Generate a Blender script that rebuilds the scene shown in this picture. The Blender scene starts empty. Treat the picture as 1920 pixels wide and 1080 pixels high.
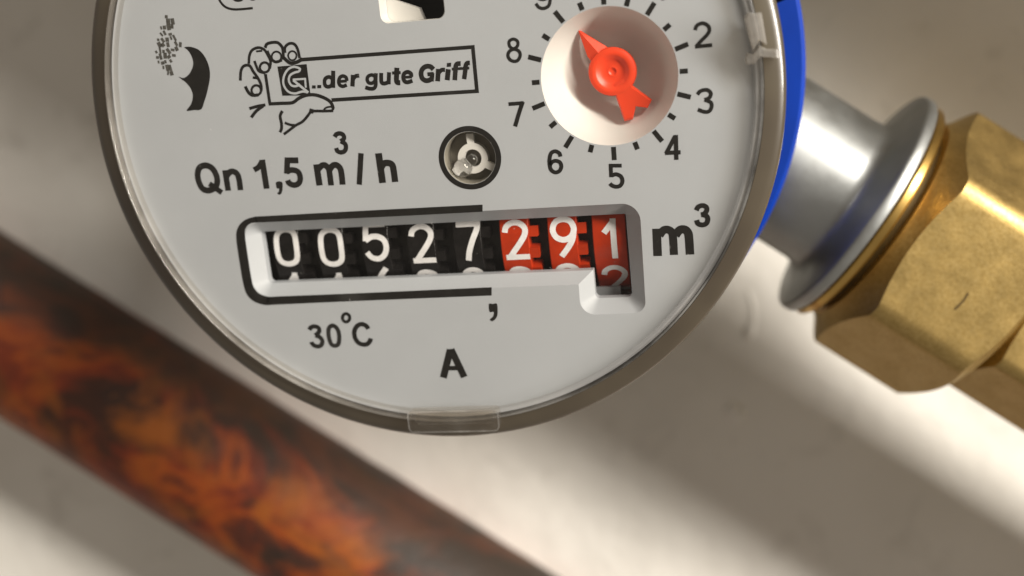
import bpy, bmesh, math, random
from mathutils import Matrix, Vector

scene = bpy.context.scene
MM = 0.001
# ------------------------------------------------------------------ camera
# All measures below are millimetres in the meter's own frame: x right, y up, z out of the dial.
# World: X = x, Y = -z, Z = y (the wall is upright, the dial faces -Y).
def W(x, y, z):
    return Vector((x * MM, -z * MM, y * MM))

AX = Matrix(((1, 0, 0), (0, 0, -1), (0, 1, 0)))
def axis_rot(wx, wy, wz):
    v = Vector((wx, wy, wz))
    return Matrix.Rotation(v.length, 3, v.normalized())
cam_data = bpy.data.cameras.new('camera')
cam = bpy.data.objects.new('camera', cam_data)
scene.collection.objects.link(cam)
cam_data.sensor_width = 36.0
cam_data.lens = 36.0 * 2100.0 / 1920.0
cam_data.clip_start = 0.002
cam_data.clip_end = 50.0
cam.matrix_world = Matrix.Translation(W(32.881, 11.144, 119.578)) @ (AX @ axis_rot(-0.26783, 0.19366, -0.06506)).to_4x4()
cam_data.dof.use_dof = True
cam_data.dof.focus_distance = 0.1225
cam_data.dof.aperture_fstop = 13.0
scene.camera = cam

# ------------------------------------------------------------------ light
world = bpy.data.worlds.new('World')
scene.world = world
world.use_nodes = True
bg = world.node_tree.nodes['Background']
bg.inputs['Color'].default_value = (1.0, 0.89, 0.76, 1)
bg.inputs['Strength'].default_value = 0.27

# one tube lamp to the upper right, running parallel to the pipes
PIPE_DIR = Vector((math.cos(math.radians(36)), -math.sin(math.radians(36)), 0))
def tube_lamp(name, pos, target, length, width, watts, col):
    d = bpy.data.lights.new(name, 'AREA')
    d.shape = 'RECTANGLE'
    d.size = length
    d.size_y = width
    d.energy = watts
    d.color = col
    o = bpy.data.objects.new(name, d)
    scene.collection.objects.link(o)
    back = (W(*pos) - W(*target)).normalized()
    along = W(*PIPE_DIR).normalized()
    along = (along - back * along.dot(back)).normalized()
    side = back.cross(along)
    m = Matrix((along, side, back)).transposed().to_4x4()
    o.matrix_world = Matrix.Translation(W(*pos)) @ m
    return o
tube_lamp('tube_lamp', (680, 262, 420), (0, -20, -30), 0.90, 0.09, 19.5, (1.0, 0.945, 0.87))

scene.render.engine = 'CYCLES'
scene.cycles.max_bounces = 12
scene.cycles.transparent_max_bounces = 16
scene.cycles.transmission_bounces = 12
scene.view_settings.view_transform = 'Standard'
scene.view_settings.look = 'None'
scene.view_settings.gamma = 1.0
scene.view_settings.exposure = 0.0
scene.view_settings.use_curve_mapping = False

# ------------------------------------------------------------------ materials
def nodes_of(name):
    m = bpy.data.materials.new(name)
    m.use_nodes = True
    nt = m.node_tree
    return m, nt, nt.nodes['Principled BSDF']

def N(nt, typ, **kw):
    n = nt.nodes.new(typ)
    for k, v in kw.items():
        if k in n.inputs:
            n.inputs[k].default_value = v
        else:
            setattr(n, k, v)
    return n

def noise(nt, scale, detail=4.0, rough=0.55, stretch=None, distortion=0.0, turn=0.0):
    tc = N(nt, 'ShaderNodeTexCoord')
    mp = N(nt, 'ShaderNodeMapping')
    if stretch:
        mp.inputs['Scale'].default_value = stretch
    if turn:
        m0 = N(nt, 'ShaderNodeMapping')
        m0.inputs['Rotation'].default_value = (0, turn, 0)
        nt.links.new(tc.outputs['Object'], m0.inputs['Vector'])
        nt.links.new(m0.outputs['Vector'], mp.inputs['Vector'])
    else:
        nt.links.new(tc.outputs['Object'], mp.inputs['Vector'])
    t = N(nt, 'ShaderNodeTexNoise')
    t.inputs['Scale'].default_value = scale
    t.inputs['Detail'].default_value = detail
    t.inputs['Roughness'].default_value = rough
    t.inputs['Distortion'].default_value = distortion
    nt.links.new(mp.outputs['Vector'], t.inputs['Vector'])
    return t

def ramp(nt, src, stops):
    r = N(nt, 'ShaderNodeValToRGB')
    e = r.color_ramp.elements
    while len(e) < len(stops):
        e.new(0.5)
    for i, (pos, col) in enumerate(stops):
        e[i].position = pos
        e[i].color = col if len(col) == 4 else (*col, 1)
    nt.links.new(src, r.inputs['Fac'])
    return r

def plain(name, col, rough=0.5, metal=0.0, vary=0.06, scale=400.0, bump=0.0, bscale=2500.0, rvary=0.0, coat=0.0, sss=0.0, spec=0.5):
    m, nt, b = nodes_of(name)
    b.inputs['Roughness'].default_value = rough
    b.inputs['Metallic'].default_value = metal
    b.inputs['Coat Weight'].default_value = coat
    b.inputs['Specular IOR Level'].default_value = spec
    if vary:
        t = noise(nt, scale)
        lo = tuple(c * (1 - vary) for c in col)
        hi = tuple(min(1, c * (1 + vary)) for c in col)
        r = ramp(nt, t.outputs['Fac'], [(0.3, lo), (0.7, hi)])
        nt.links.new(r.outputs['Color'], b.inputs['Base Color'])
    else:
        b.inputs['Base Color'].default_value = (*col, 1)
    if rvary:
        t2 = noise(nt, scale * 2.3)
        r2 = ramp(nt, t2.outputs['Fac'], [(0.3, (max(0, rough - rvary),) * 3), (0.7, (rough + rvary,) * 3)])
        nt.links.new(r2.outputs['Color'], b.inputs['Roughness'])
    if bump:
        t3 = noise(nt, bscale, 3.0)
        bn = N(nt, 'ShaderNodeBump')
        bn.inputs['Strength'].default_value = bump
        bn.inputs['Distance'].default_value = 0.0002
        nt.links.new(t3.outputs['Fac'], bn.inputs['Height'])
        nt.links.new(bn.outputs['Normal'], b.inputs['Normal'])
    if sss:
        b.inputs['Subsurface Weight'].default_value = sss
        b.inputs['Subsurface Radius'].default_value = (0.002, 0.0008, 0.0004)
        b.inputs['Subsurface Scale'].default_value = 0.5
    return m

def clear_sheet(name, tint=(0.95, 0.945, 0.93), rough=0.06, haze=0.0012, specks=0.0):
    """thin clear plastic: lets light through, mirrors a little at the surface, faintly hazed by handling"""
    m = bpy.data.materials.new(name)
    m.use_nodes = True
    nt = m.node_tree
    nt.nodes.clear()
    out = N(nt, 'ShaderNodeOutputMaterial')
    tr = N(nt, 'ShaderNodeBsdfTransparent')
    tr.inputs['Color'].default_value = (*tint, 1)
    gl = N(nt, 'ShaderNodeBsdfGlossy')
    gl.inputs['Color'].default_value = (1, 1, 1, 1)
    t = noise(nt, 90.0, 5.0)
    rr = ramp(nt, t.outputs['Fac'], [(0.35, (rough * 0.6,) * 3), (0.75, (rough * 2.4,) * 3)])
    nt.links.new(rr.outputs['Color'], gl.inputs['Roughness'])
    lw = N(nt, 'ShaderNodeLayerWeight')
    lw.inputs['Blend'].default_value = 0.5
    pw = N(nt, 'ShaderNodeMath', operation='POWER')
    pw.inputs[1].default_value = 5.0
    nt.links.new(lw.outputs['Facing'], pw.inputs[0])
    fr = N(nt, 'ShaderNodeMath', operation='MULTIPLY_ADD')
    fr.inputs[1].default_value = 0.9
    fr.inputs[2].default_value = 0.014
    nt.links.new(pw.outputs['Value'], fr.inputs[0])
    mx = N(nt, 'ShaderNodeMixShader')
    nt.links.new(fr.outputs['Value'], mx.inputs['Fac'])
    nt.links.new(tr.outputs['BSDF'], mx.inputs[1])
    nt.links.new(gl.outputs['BSDF'], mx.inputs[2])
    df = N(nt, 'ShaderNodeBsdfDiffuse')
    df.inputs['Color'].default_value = (0.8, 0.78, 0.74, 1)
    t2 = noise(nt, 60.0, 6.0, 0.6)
    hz = ramp(nt, t2.outputs['Fac'], [(0.45, (haze * 0.3,) * 3), (0.75, (haze * 2.2,) * 3)])
    mx2 = N(nt, 'ShaderNodeMixShader')
    t4 = noise(nt, 130.0, 2.0, 0.4)
    sm = ramp(nt, t4.outputs['Fac'], [(0.64, (0, 0, 0)), (0.78, (specks * 0.10,) * 3)])
    t5 = noise(nt, 1500.0, 2.0, 0.5)
    sk = ramp(nt, t5.outputs['Fac'], [(0.745, (0, 0, 0)), (0.78, (specks,) * 3)])
    ad = N(nt, 'ShaderNodeMath', operation='ADD')
    nt.links.new(sm.outputs['Color'], ad.inputs[0])
    nt.links.new(sk.outputs['Color'], ad.inputs[1])
    ad2 = N(nt, 'ShaderNodeMath', operation='ADD')
    nt.links.new(ad.outputs['Value'], ad2.inputs[0])
    nt.links.new(hz.outputs['Color'], ad2.inputs[1])
    nt.links.new(ad2.outputs['Value'], mx2.inputs['Fac'])
    nt.links.new(mx.outputs['Shader'], mx2.inputs[1])
    nt.links.new(df.outputs['BSDF'], mx2.inputs[2])
    nt.links.new(mx2.outputs['Shader'], out.inputs['Surface'])
    return m

def solid_clear(name, col, rough, ior=1.49):
    m, nt, b = nodes_of(name)
    b.inputs['Base Color'].default_value = (*col, 1)
    b.inputs['Transmission Weight'].default_value = 1.0
    b.inputs['Roughness'].default_value = rough
    b.inputs['IOR'].default_value = ior
    return m

M = {}
M['plate'] = plain('light grey dial plastic', (0.425, 0.445, 0.475), 0.45, vary=0.025, scale=120.0, bump=0.03, bscale=6000.0)
M['white'] = plain('white moulded plastic', (0.68, 0.665, 0.635), 0.5, vary=0.03, scale=200.0)
M['ink'] = plain('black printing ink', (0.010, 0.009, 0.008), 0.6, vary=0.3, scale=900.0, spec=0.25)
M['thin_ink'] = plain('thin grey printing ink', (0.07, 0.067, 0.06), 0.55, vary=0.4, scale=2500.0)
M['light_ink'] = plain('bare plate in the emblem', (0.42, 0.44, 0.47), 0.5, vary=0.02)
M['red'] = plain('red translucent plastic', (0.85, 0.065, 0.018), 0.36, vary=0.05, sss=0.2)
M['drum_black'] = plain('black drum plastic', (0.008, 0.007, 0.007), 0.32, vary=0.5, scale=700.0, bump=0.15, bscale=3000.0, spec=0.25)
M['drum_red'] = plain('red drum plastic', (0.43, 0.030, 0.004), 0.45, vary=0.15, scale=500.0, spec=0.2)
M['digit'] = plain('white digit paint', (0.80, 0.79, 0.80), 0.5, vary=0.08, scale=1800.0)
M['dark'] = plain('dark interior plastic', (0.02, 0.017, 0.014), 0.6, vary=0.2)
M['khaki'] = plain('brown seal plastic', (0.16, 0.135, 0.085), 0.55, vary=0.15, scale=60.0)
M['blue'] = plain('cobalt blue plastic', (0.001, 0.030, 0.27), 0.42, vary=0.12, scale=150.0, bump=0.05, bscale=2500.0, spec=0.3)
M['cover'] = clear_sheet('clear cover plastic', specks=0.13)
M['rim'] = clear_sheet('clear rim plastic', (0.90, 0.88, 0.85), 0.035, 0.12)
M['tab'] = clear_sheet('clear tab plastic', (0.90, 0.88, 0.85), 0.03, 0.05)
def skirt():
    m, nt, b = nodes_of('smoky brown translucent plastic')
    t = noise(nt, 45.0, 3.0)
    r = ramp(nt, t.outputs['Fac'], [(0.3, (0.036, 0.027, 0.019)), (0.55, (0.066, 0.053, 0.036)), (0.8, (0.105, 0.09, 0.057))])
    nt.links.new(r.outputs['Color'], b.inputs['Base Color'])
    b.inputs['Roughness'].default_value = 0.3
    b.inputs['Coat Weight'].default_value = 0.25
    return m
M['skirt'] = skirt()
M['tab_edge'] = clear_sheet('clear moulded edge', (0.80, 0.78, 0.75), 0.05, 0.30)
M['clasp'] = clear_sheet('cloudy clear plastic', (0.80, 0.77, 0.73), 0.12, 0.20)
M['pin'] = solid_clear('clear pin plastic', (0.95, 0.95, 0.95), 0.03)
M['steel'] = plain('zinc plated steel', (0.40, 0.41, 0.40), 0.46, 1.0, vary=0.08, scale=120.0, rvary=0.06, bump=0.05, bscale=700.0)
M['body'] = plain('dull plated brass', (0.10, 0.085, 0.06), 0.5, 1.0, vary=0.15, scale=120.0)
M['gold'] = plain('polished brass', (0.62, 0.40, 0.12), 0.28, 1.0, vary=0.1, scale=200.0)
M['mark'] = plain('tarnished mark', (0.10, 0.065, 0.02), 0.6, 0.6, vary=0.2)

def brass():
    m, nt, b = nodes_of('cast brass')
    b.inputs['Metallic'].default_value = 1.0
    t = noise(nt, 2200.0, 4.0, 0.6)
    r = ramp(nt, t.outputs['Fac'], [(0.25, (0.38, 0.258, 0.088)), (0.5, (0.47, 0.33, 0.122)), (0.8, (0.55, 0.40, 0.165))])
    nt.links.new(r.outputs['Color'], b.inputs['Base Color'])
    t2 = noise(nt, 300.0, 5.0)
    r2 = ramp(nt, t2.outputs['Fac'], [(0.3, (0.42,) * 3), (0.7, (0.54,) * 3)])
    nt.links.new(r2.outputs['Color'], b.inputs['Roughness'])
    t3 = noise(nt, 1600.0, 4.0, 0.6)
    bn = N(nt, 'ShaderNodeBump')
    bn.inputs['Strength'].default_value = 0.25
    bn.inputs['Distance'].default_value = 0.0001
    nt.links.new(t3.outputs['Fac'], bn.inputs['Height'])
    nt.links.new(bn.outputs['Normal'], b.inputs['Normal'])
    return m
M['brass'] = brass()

def rust():
    m, nt, b = nodes_of('rusty iron')
    TW = math.radians(-35.3)
    t = noise(nt, 62.0, 7.0, 0.58, (0.75, 1, 1), 1.0, TW)
    r = ramp(nt, t.outputs['Fac'], [(0.30, (0.016, 0.008, 0.005)), (0.40, (0.050, 0.013, 0.004)), (0.47, (0.17, 0.022, 0.003)),
                                    (0.54, (0.31, 0.058, 0.003)), (0.60, (0.10, 0.016, 0.004)), (0.72, (0.036, 0.020, 0.012))])
    t2 = noise(nt, 100.0, 7.0, 0.62, (0.7, 1, 1), 0.6, TW)
    r2 = ramp(nt, t2.outputs['Fac'], [(0.47, (0, 0, 0)), (0.64, (0.9, 0.9, 0.9))])
    mx = N(nt, 'ShaderNodeMix', data_type='RGBA')
    nt.links.new(r2.outputs['Color'], mx.inputs['Factor'])
    nt.links.new(r.outputs['Color'], mx.inputs[6])
    mx.inputs[7].default_value = (0.29, 0.076, 0.004, 1)
    t4 = noise(nt, 40.0, 6.0, 0.6, (0.8, 1, 1), 0.8, TW)
    r4 = ramp(nt, t4.outputs['Fac'], [(0.54, (0, 0, 0)), (0.62, (0.92, 0.92, 0.92))])
    mx2 = N(nt, 'ShaderNodeMix', data_type='RGBA')
    nt.links.new(r4.outputs['Color'], mx2.inputs['Factor'])
    nt.links.new(mx.outputs[2], mx2.inputs[6])
    mx2.inputs[7].default_value = (0.024, 0.014, 0.009, 1)
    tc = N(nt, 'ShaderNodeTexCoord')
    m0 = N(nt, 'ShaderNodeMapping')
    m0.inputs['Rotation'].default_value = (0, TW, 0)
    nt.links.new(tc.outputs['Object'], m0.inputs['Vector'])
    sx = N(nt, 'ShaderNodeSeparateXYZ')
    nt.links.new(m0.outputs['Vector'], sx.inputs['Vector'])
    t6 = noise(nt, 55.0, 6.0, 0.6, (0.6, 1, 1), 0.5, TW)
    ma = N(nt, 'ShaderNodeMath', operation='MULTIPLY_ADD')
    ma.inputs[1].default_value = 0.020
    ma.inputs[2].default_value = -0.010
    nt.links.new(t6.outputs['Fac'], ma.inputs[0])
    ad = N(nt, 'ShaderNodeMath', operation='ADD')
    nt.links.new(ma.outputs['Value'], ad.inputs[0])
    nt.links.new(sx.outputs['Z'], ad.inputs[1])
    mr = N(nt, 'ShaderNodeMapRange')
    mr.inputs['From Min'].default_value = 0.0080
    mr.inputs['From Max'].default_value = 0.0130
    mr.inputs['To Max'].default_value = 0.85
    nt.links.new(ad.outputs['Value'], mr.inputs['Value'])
    mx3 = N(nt, 'ShaderNodeMix', data_type='RGBA')  # shade along the pipe's upper side, mixed into its colour
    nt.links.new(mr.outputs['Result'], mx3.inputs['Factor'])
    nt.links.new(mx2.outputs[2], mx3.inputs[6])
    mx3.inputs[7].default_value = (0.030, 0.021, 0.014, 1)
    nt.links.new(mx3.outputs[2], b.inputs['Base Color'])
    b.inputs['Roughness'].default_value = 0.62
    t3 = noise(nt, 160.0, 6.0, 0.65)
    bn = N(nt, 'ShaderNodeBump')
    bn.inputs['Strength'].default_value = 0.6
    bn.inputs['Distance'].default_value = 0.0008
    nt.links.new(t3.outputs['Fac'], bn.inputs['Height'])
    nt.links.new(bn.outputs['Normal'], b.inputs['Normal'])
    return m
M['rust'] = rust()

def plaster():
    m, nt, b = nodes_of('painted plaster')
    t = noise(nt, 28.0, 5.0)
    r = ramp(nt, t.outputs['Fac'], [(0.3, (0.72, 0.69, 0.625)), (0.55, (0.80, 0.77, 0.705)), (0.8, (0.82, 0.795, 0.735))])
    t2 = noise(nt, 75.0, 6.0, 0.65, None, 0.6)
    r2 = ramp(nt, t2.outputs['Fac'], [(0.56, (0, 0, 0)), (0.72, (0.6, 0.6, 0.6))])
    mx = N(nt, 'ShaderNodeMix', data_type='RGBA')
    nt.links.new(r2.outputs['Color'], mx.inputs['Factor'])
    nt.links.new(r.outputs['Color'], mx.inputs[6])
    mx.inputs[7].default_value = (0.58, 0.55, 0.49, 1)
    nt.links.new(mx.outputs[2], b.inputs['Base Color'])
    b.inputs['Roughness'].default_value = 0.7
    t3 = noise(nt, 220.0, 5.0)
    bn = N(nt, 'ShaderNodeBump')
    bn.inputs['Strength'].default_value = 0.35
    bn.inputs['Distance'].default_value = 0.0008
    nt.links.new(t3.outputs['Fac'], bn.inputs['Height'])
    nt.links.new(bn.outputs['Normal'], b.inputs['Normal'])
    return m
M['wall'] = plaster()

# ------------------------------------------------------------------ mesh helpers (millimetres in, metres out)
ROOT = {}
def thing(name, base, label, category, group=None):
    o = bpy.data.objects.new(name, None)
    o.empty_display_size = 0.01
    scene.collection.objects.link(o)
    o.location = W(*base)
    o['label'] = label
    o['category'] = category
    if group:
        o['group'] = group
    ROOT[o] = Vector(base)
    return o

def mk(name, verts, faces, mat, parent=None, smooth=None, base=(0, 0, 0)):
    off = ROOT[parent] if parent is not None else Vector(base)
    me = bpy.data.meshes.new(name)
    me.from_pydata([W(*(Vector(v) - off)) for v in verts], [], faces)
    me.materials.append(M[mat] if isinstance(mat, str) else mat)
    me.validate()
    bm = bmesh.new()
    bm.from_mesh(me)
    bmesh.ops.remove_doubles(bm, verts=bm.verts, dist=1e-8)
    bmesh.ops.recalc_face_normals(bm, faces=bm.faces)
    bm.to_mesh(me)
    bm.free()
    if smooth is not None:
        for f in me.polygons:
            f.use_smooth = True
        me.set_sharp_from_angle(angle=math.radians(smooth))
    o = bpy.data.objects.new(name, me)
    scene.collection.objects.link(o)
    if parent is not None:
        o.parent = parent
    else:
        o.location = W(*base)
    ROOT[o] = off
    return o

def lathe(profile, c=(0, 0), n=160, closed=False):
    vs, fs = [], []
    k = len(profile)
    for i in range(n):
        a = 2 * math.pi * i / n
        for r, z in profile:
            vs.append((c[0] + r * math.cos(a), c[1] + r * math.sin(a), z))
    for i in range(n):
        j = (i + 1) % n
        for q in range(k if closed else k - 1):
            q2 = (q + 1) % k
            fs.append((i * k + q, j * k + q, j * k + q2, i * k + q2))
    return vs, fs

def lathe_axis(profile, O, t, n=96, radius=None):
    """turn (along, r) round the axis through O along unit vector t (t lies in the dial plane)"""
    t = Vector(t).normalized()
    u = Vector((-t.y, t.x, 0))
    v = Vector((0, 0, 1))
    vs, fs = [], []
    k = len(profile)
    for i in range(n):
        a = 2 * math.pi * i / n
        d = u * math.cos(a) + v * math.sin(a)
        for q in profile:
            al, r = q(a) if callable(q) else q
            vs.append(tuple(Vector(O) + t * al + d * r))
    for i in range(n):
        j = (i + 1) % n
        for q in range(k - 1):
            fs.append((i * k + q, j * k + q, j * k + q + 1, i * k + q + 1))
    return vs, fs

def rounded(poly, radii, seg=8):
    """rounded polygon; every corner gives seg+1 points, so two of them can be lofted"""
    out = []
    n = len(poly)
    for i in range(n):
        p0, p1, p2 = Vector(poly[i - 1]), Vector(poly[i]), Vector(poly[(i + 1) % n])
        d0, d1 = (p0 - p1).normalized(), (p2 - p1).normalized()
        ang = d0.angle(d1)
        r = max(radii[i], 1e-3)
        tl = r / math.tan(ang / 2)
        a, b = p1 + d0 * tl, p1 + d1 * tl
        c = p1 + (d0 + d1).normalized() * (r / math.sin(ang / 2))
        va, vb = a - c, b - c
        tot = va.angle(vb)
        s = 1 if va.x * vb.y - va.y * vb.x > 0 else -1
        for q in range(seg + 1):
            m = Matrix.Rotation(s * tot * q / seg, 2)
            out.append(tuple(c + m @ va))
    return out

def loft(rings):
    vs, fs = [], []
    k = len(rings[0])
    for r in rings:
        vs += r
    for a in range(len(rings) - 1):
        for q in range(k):
            q2 = (q + 1) % k
            fs.append((a * k + q, a * k + q2, (a + 1) * k + q2, (a + 1) * k + q))
    return vs, fs

def fill(loops, z):
    """flat sheet with holes (first loop outside, the others holes)"""
    cu = bpy.data.curves.new('fill', 'CURVE')
    cu.dimensions = '2D'
    cu.fill_mode = 'FRONT'
    for lp in loops:
        sp = cu.splines.new('POLY')
        sp.points.add(len(lp) - 1)
        for i, q in enumerate(lp):
            sp.points[i].co = (q[0], q[1], 0, 1)
        sp.use_cyclic_u = True
    ob = bpy.data.objects.new('fill', cu)
    scene.collection.objects.link(ob)
    dg = bpy.context.evaluated_depsgraph_get()
    me = bpy.data.meshes.new_from_object(ob.evaluated_get(dg))
    vs = [(v.co.x, v.co.y, z) for v in me.vertices]
    fs = [tuple(f.vertices) for f in me.polygons]
    bpy.data.objects.remove(ob)
    bpy.data.curves.remove(cu)
    bpy.data.meshes.remove(me)
    return vs, fs

def prism(poly, z0, z1, inset=0.0):
    """solid slab with an optional bevelled top"""
    n = len(poly)
    c = Vector((sum(q[0] for q in poly) / n, sum(q[1] for q in poly) / n))
    rings = [[(x, y, z0) for x, y in poly], [(x, y, z1 - inset) for x, y in poly]]
    if inset:
        rings.append([(x + (c.x - x) * 0.12, y + (c.y - y) * 0.12, z1) for x, y in poly])
    vs, fs = loft(rings)
    k = len(rings)
    fs.append(tuple(range(n)))
    fs.append(tuple((k - 1) * n + i for i in range(n)))
    return vs, fs

def circle(c, r, n=64):
    return [(c[0] + r * math.cos(2 * math.pi * i / n), c[1] + r * math.sin(2 * math.pi * i / n)) for i in range(n)]

def smooth_line(p, closed=False, per=6):
    out = []
    n = len(p)
    rng = range(n) if closed else range(n - 1)
    for i in rng:
        if closed:
            a, b, c, d = p[i - 1], p[i], p[(i + 1) % n], p[(i + 2) % n]
        else:
            a, b, c, d = p[max(i - 1, 0)], p[i], p[i + 1], p[min(i + 2, n - 1)]
        for s in range(per):
            t = s / per
            out.append(tuple(0.5 * (2 * b[k] + (c[k] - a[k]) * t + (2 * a[k] - 5 * b[k] + 4 * c[k] - d[k]) * t * t
                                    + (3 * b[k] - a[k] - 3 * c[k] + d[k]) * t ** 3) for k in (0, 1)))
    if not closed:
        out.append(tuple(p[-1]))
    return out

def ribbon(p, w, closed=False):
    """flat pen line of width w along p, mitred: returns 2-D points and faces"""
    n = len(p)
    P = [Vector(q) for q in p]
    L, R = [], []
    for i in range(n):
        if closed or 0 < i < n - 1:
            d0 = (P[i] - P[i - 1]).normalized()
            d1 = (P[(i + 1) % n] - P[i]).normalized()
            t = (d0 + d1)
            t = t.normalized() if t.length > 1e-6 else d1
            k = 1 / max(0.45, t.dot(d1))
        else:
            t = ((P[1] - P[0]) if i == 0 else (P[-1] - P[-2])).normalized()
            k = 1
        nn = Vector((-t.y, t.x)) * (w / 2 * k)
        L.append(P[i] + nn)
        R.append(P[i] - nn)
    pts = [tuple(v) for pr in zip(L, R) for v in pr]
    fs = []
    for i in range(n if closed else n - 1):
        j = (i + 1) % n
        fs.append((2 * i, 2 * i + 1, 2 * j + 1, 2 * j))
    return pts, fs

def pairs(flat):
    return [(flat[i], flat[i + 1]) for i in range(0, len(flat), 2)]

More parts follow.
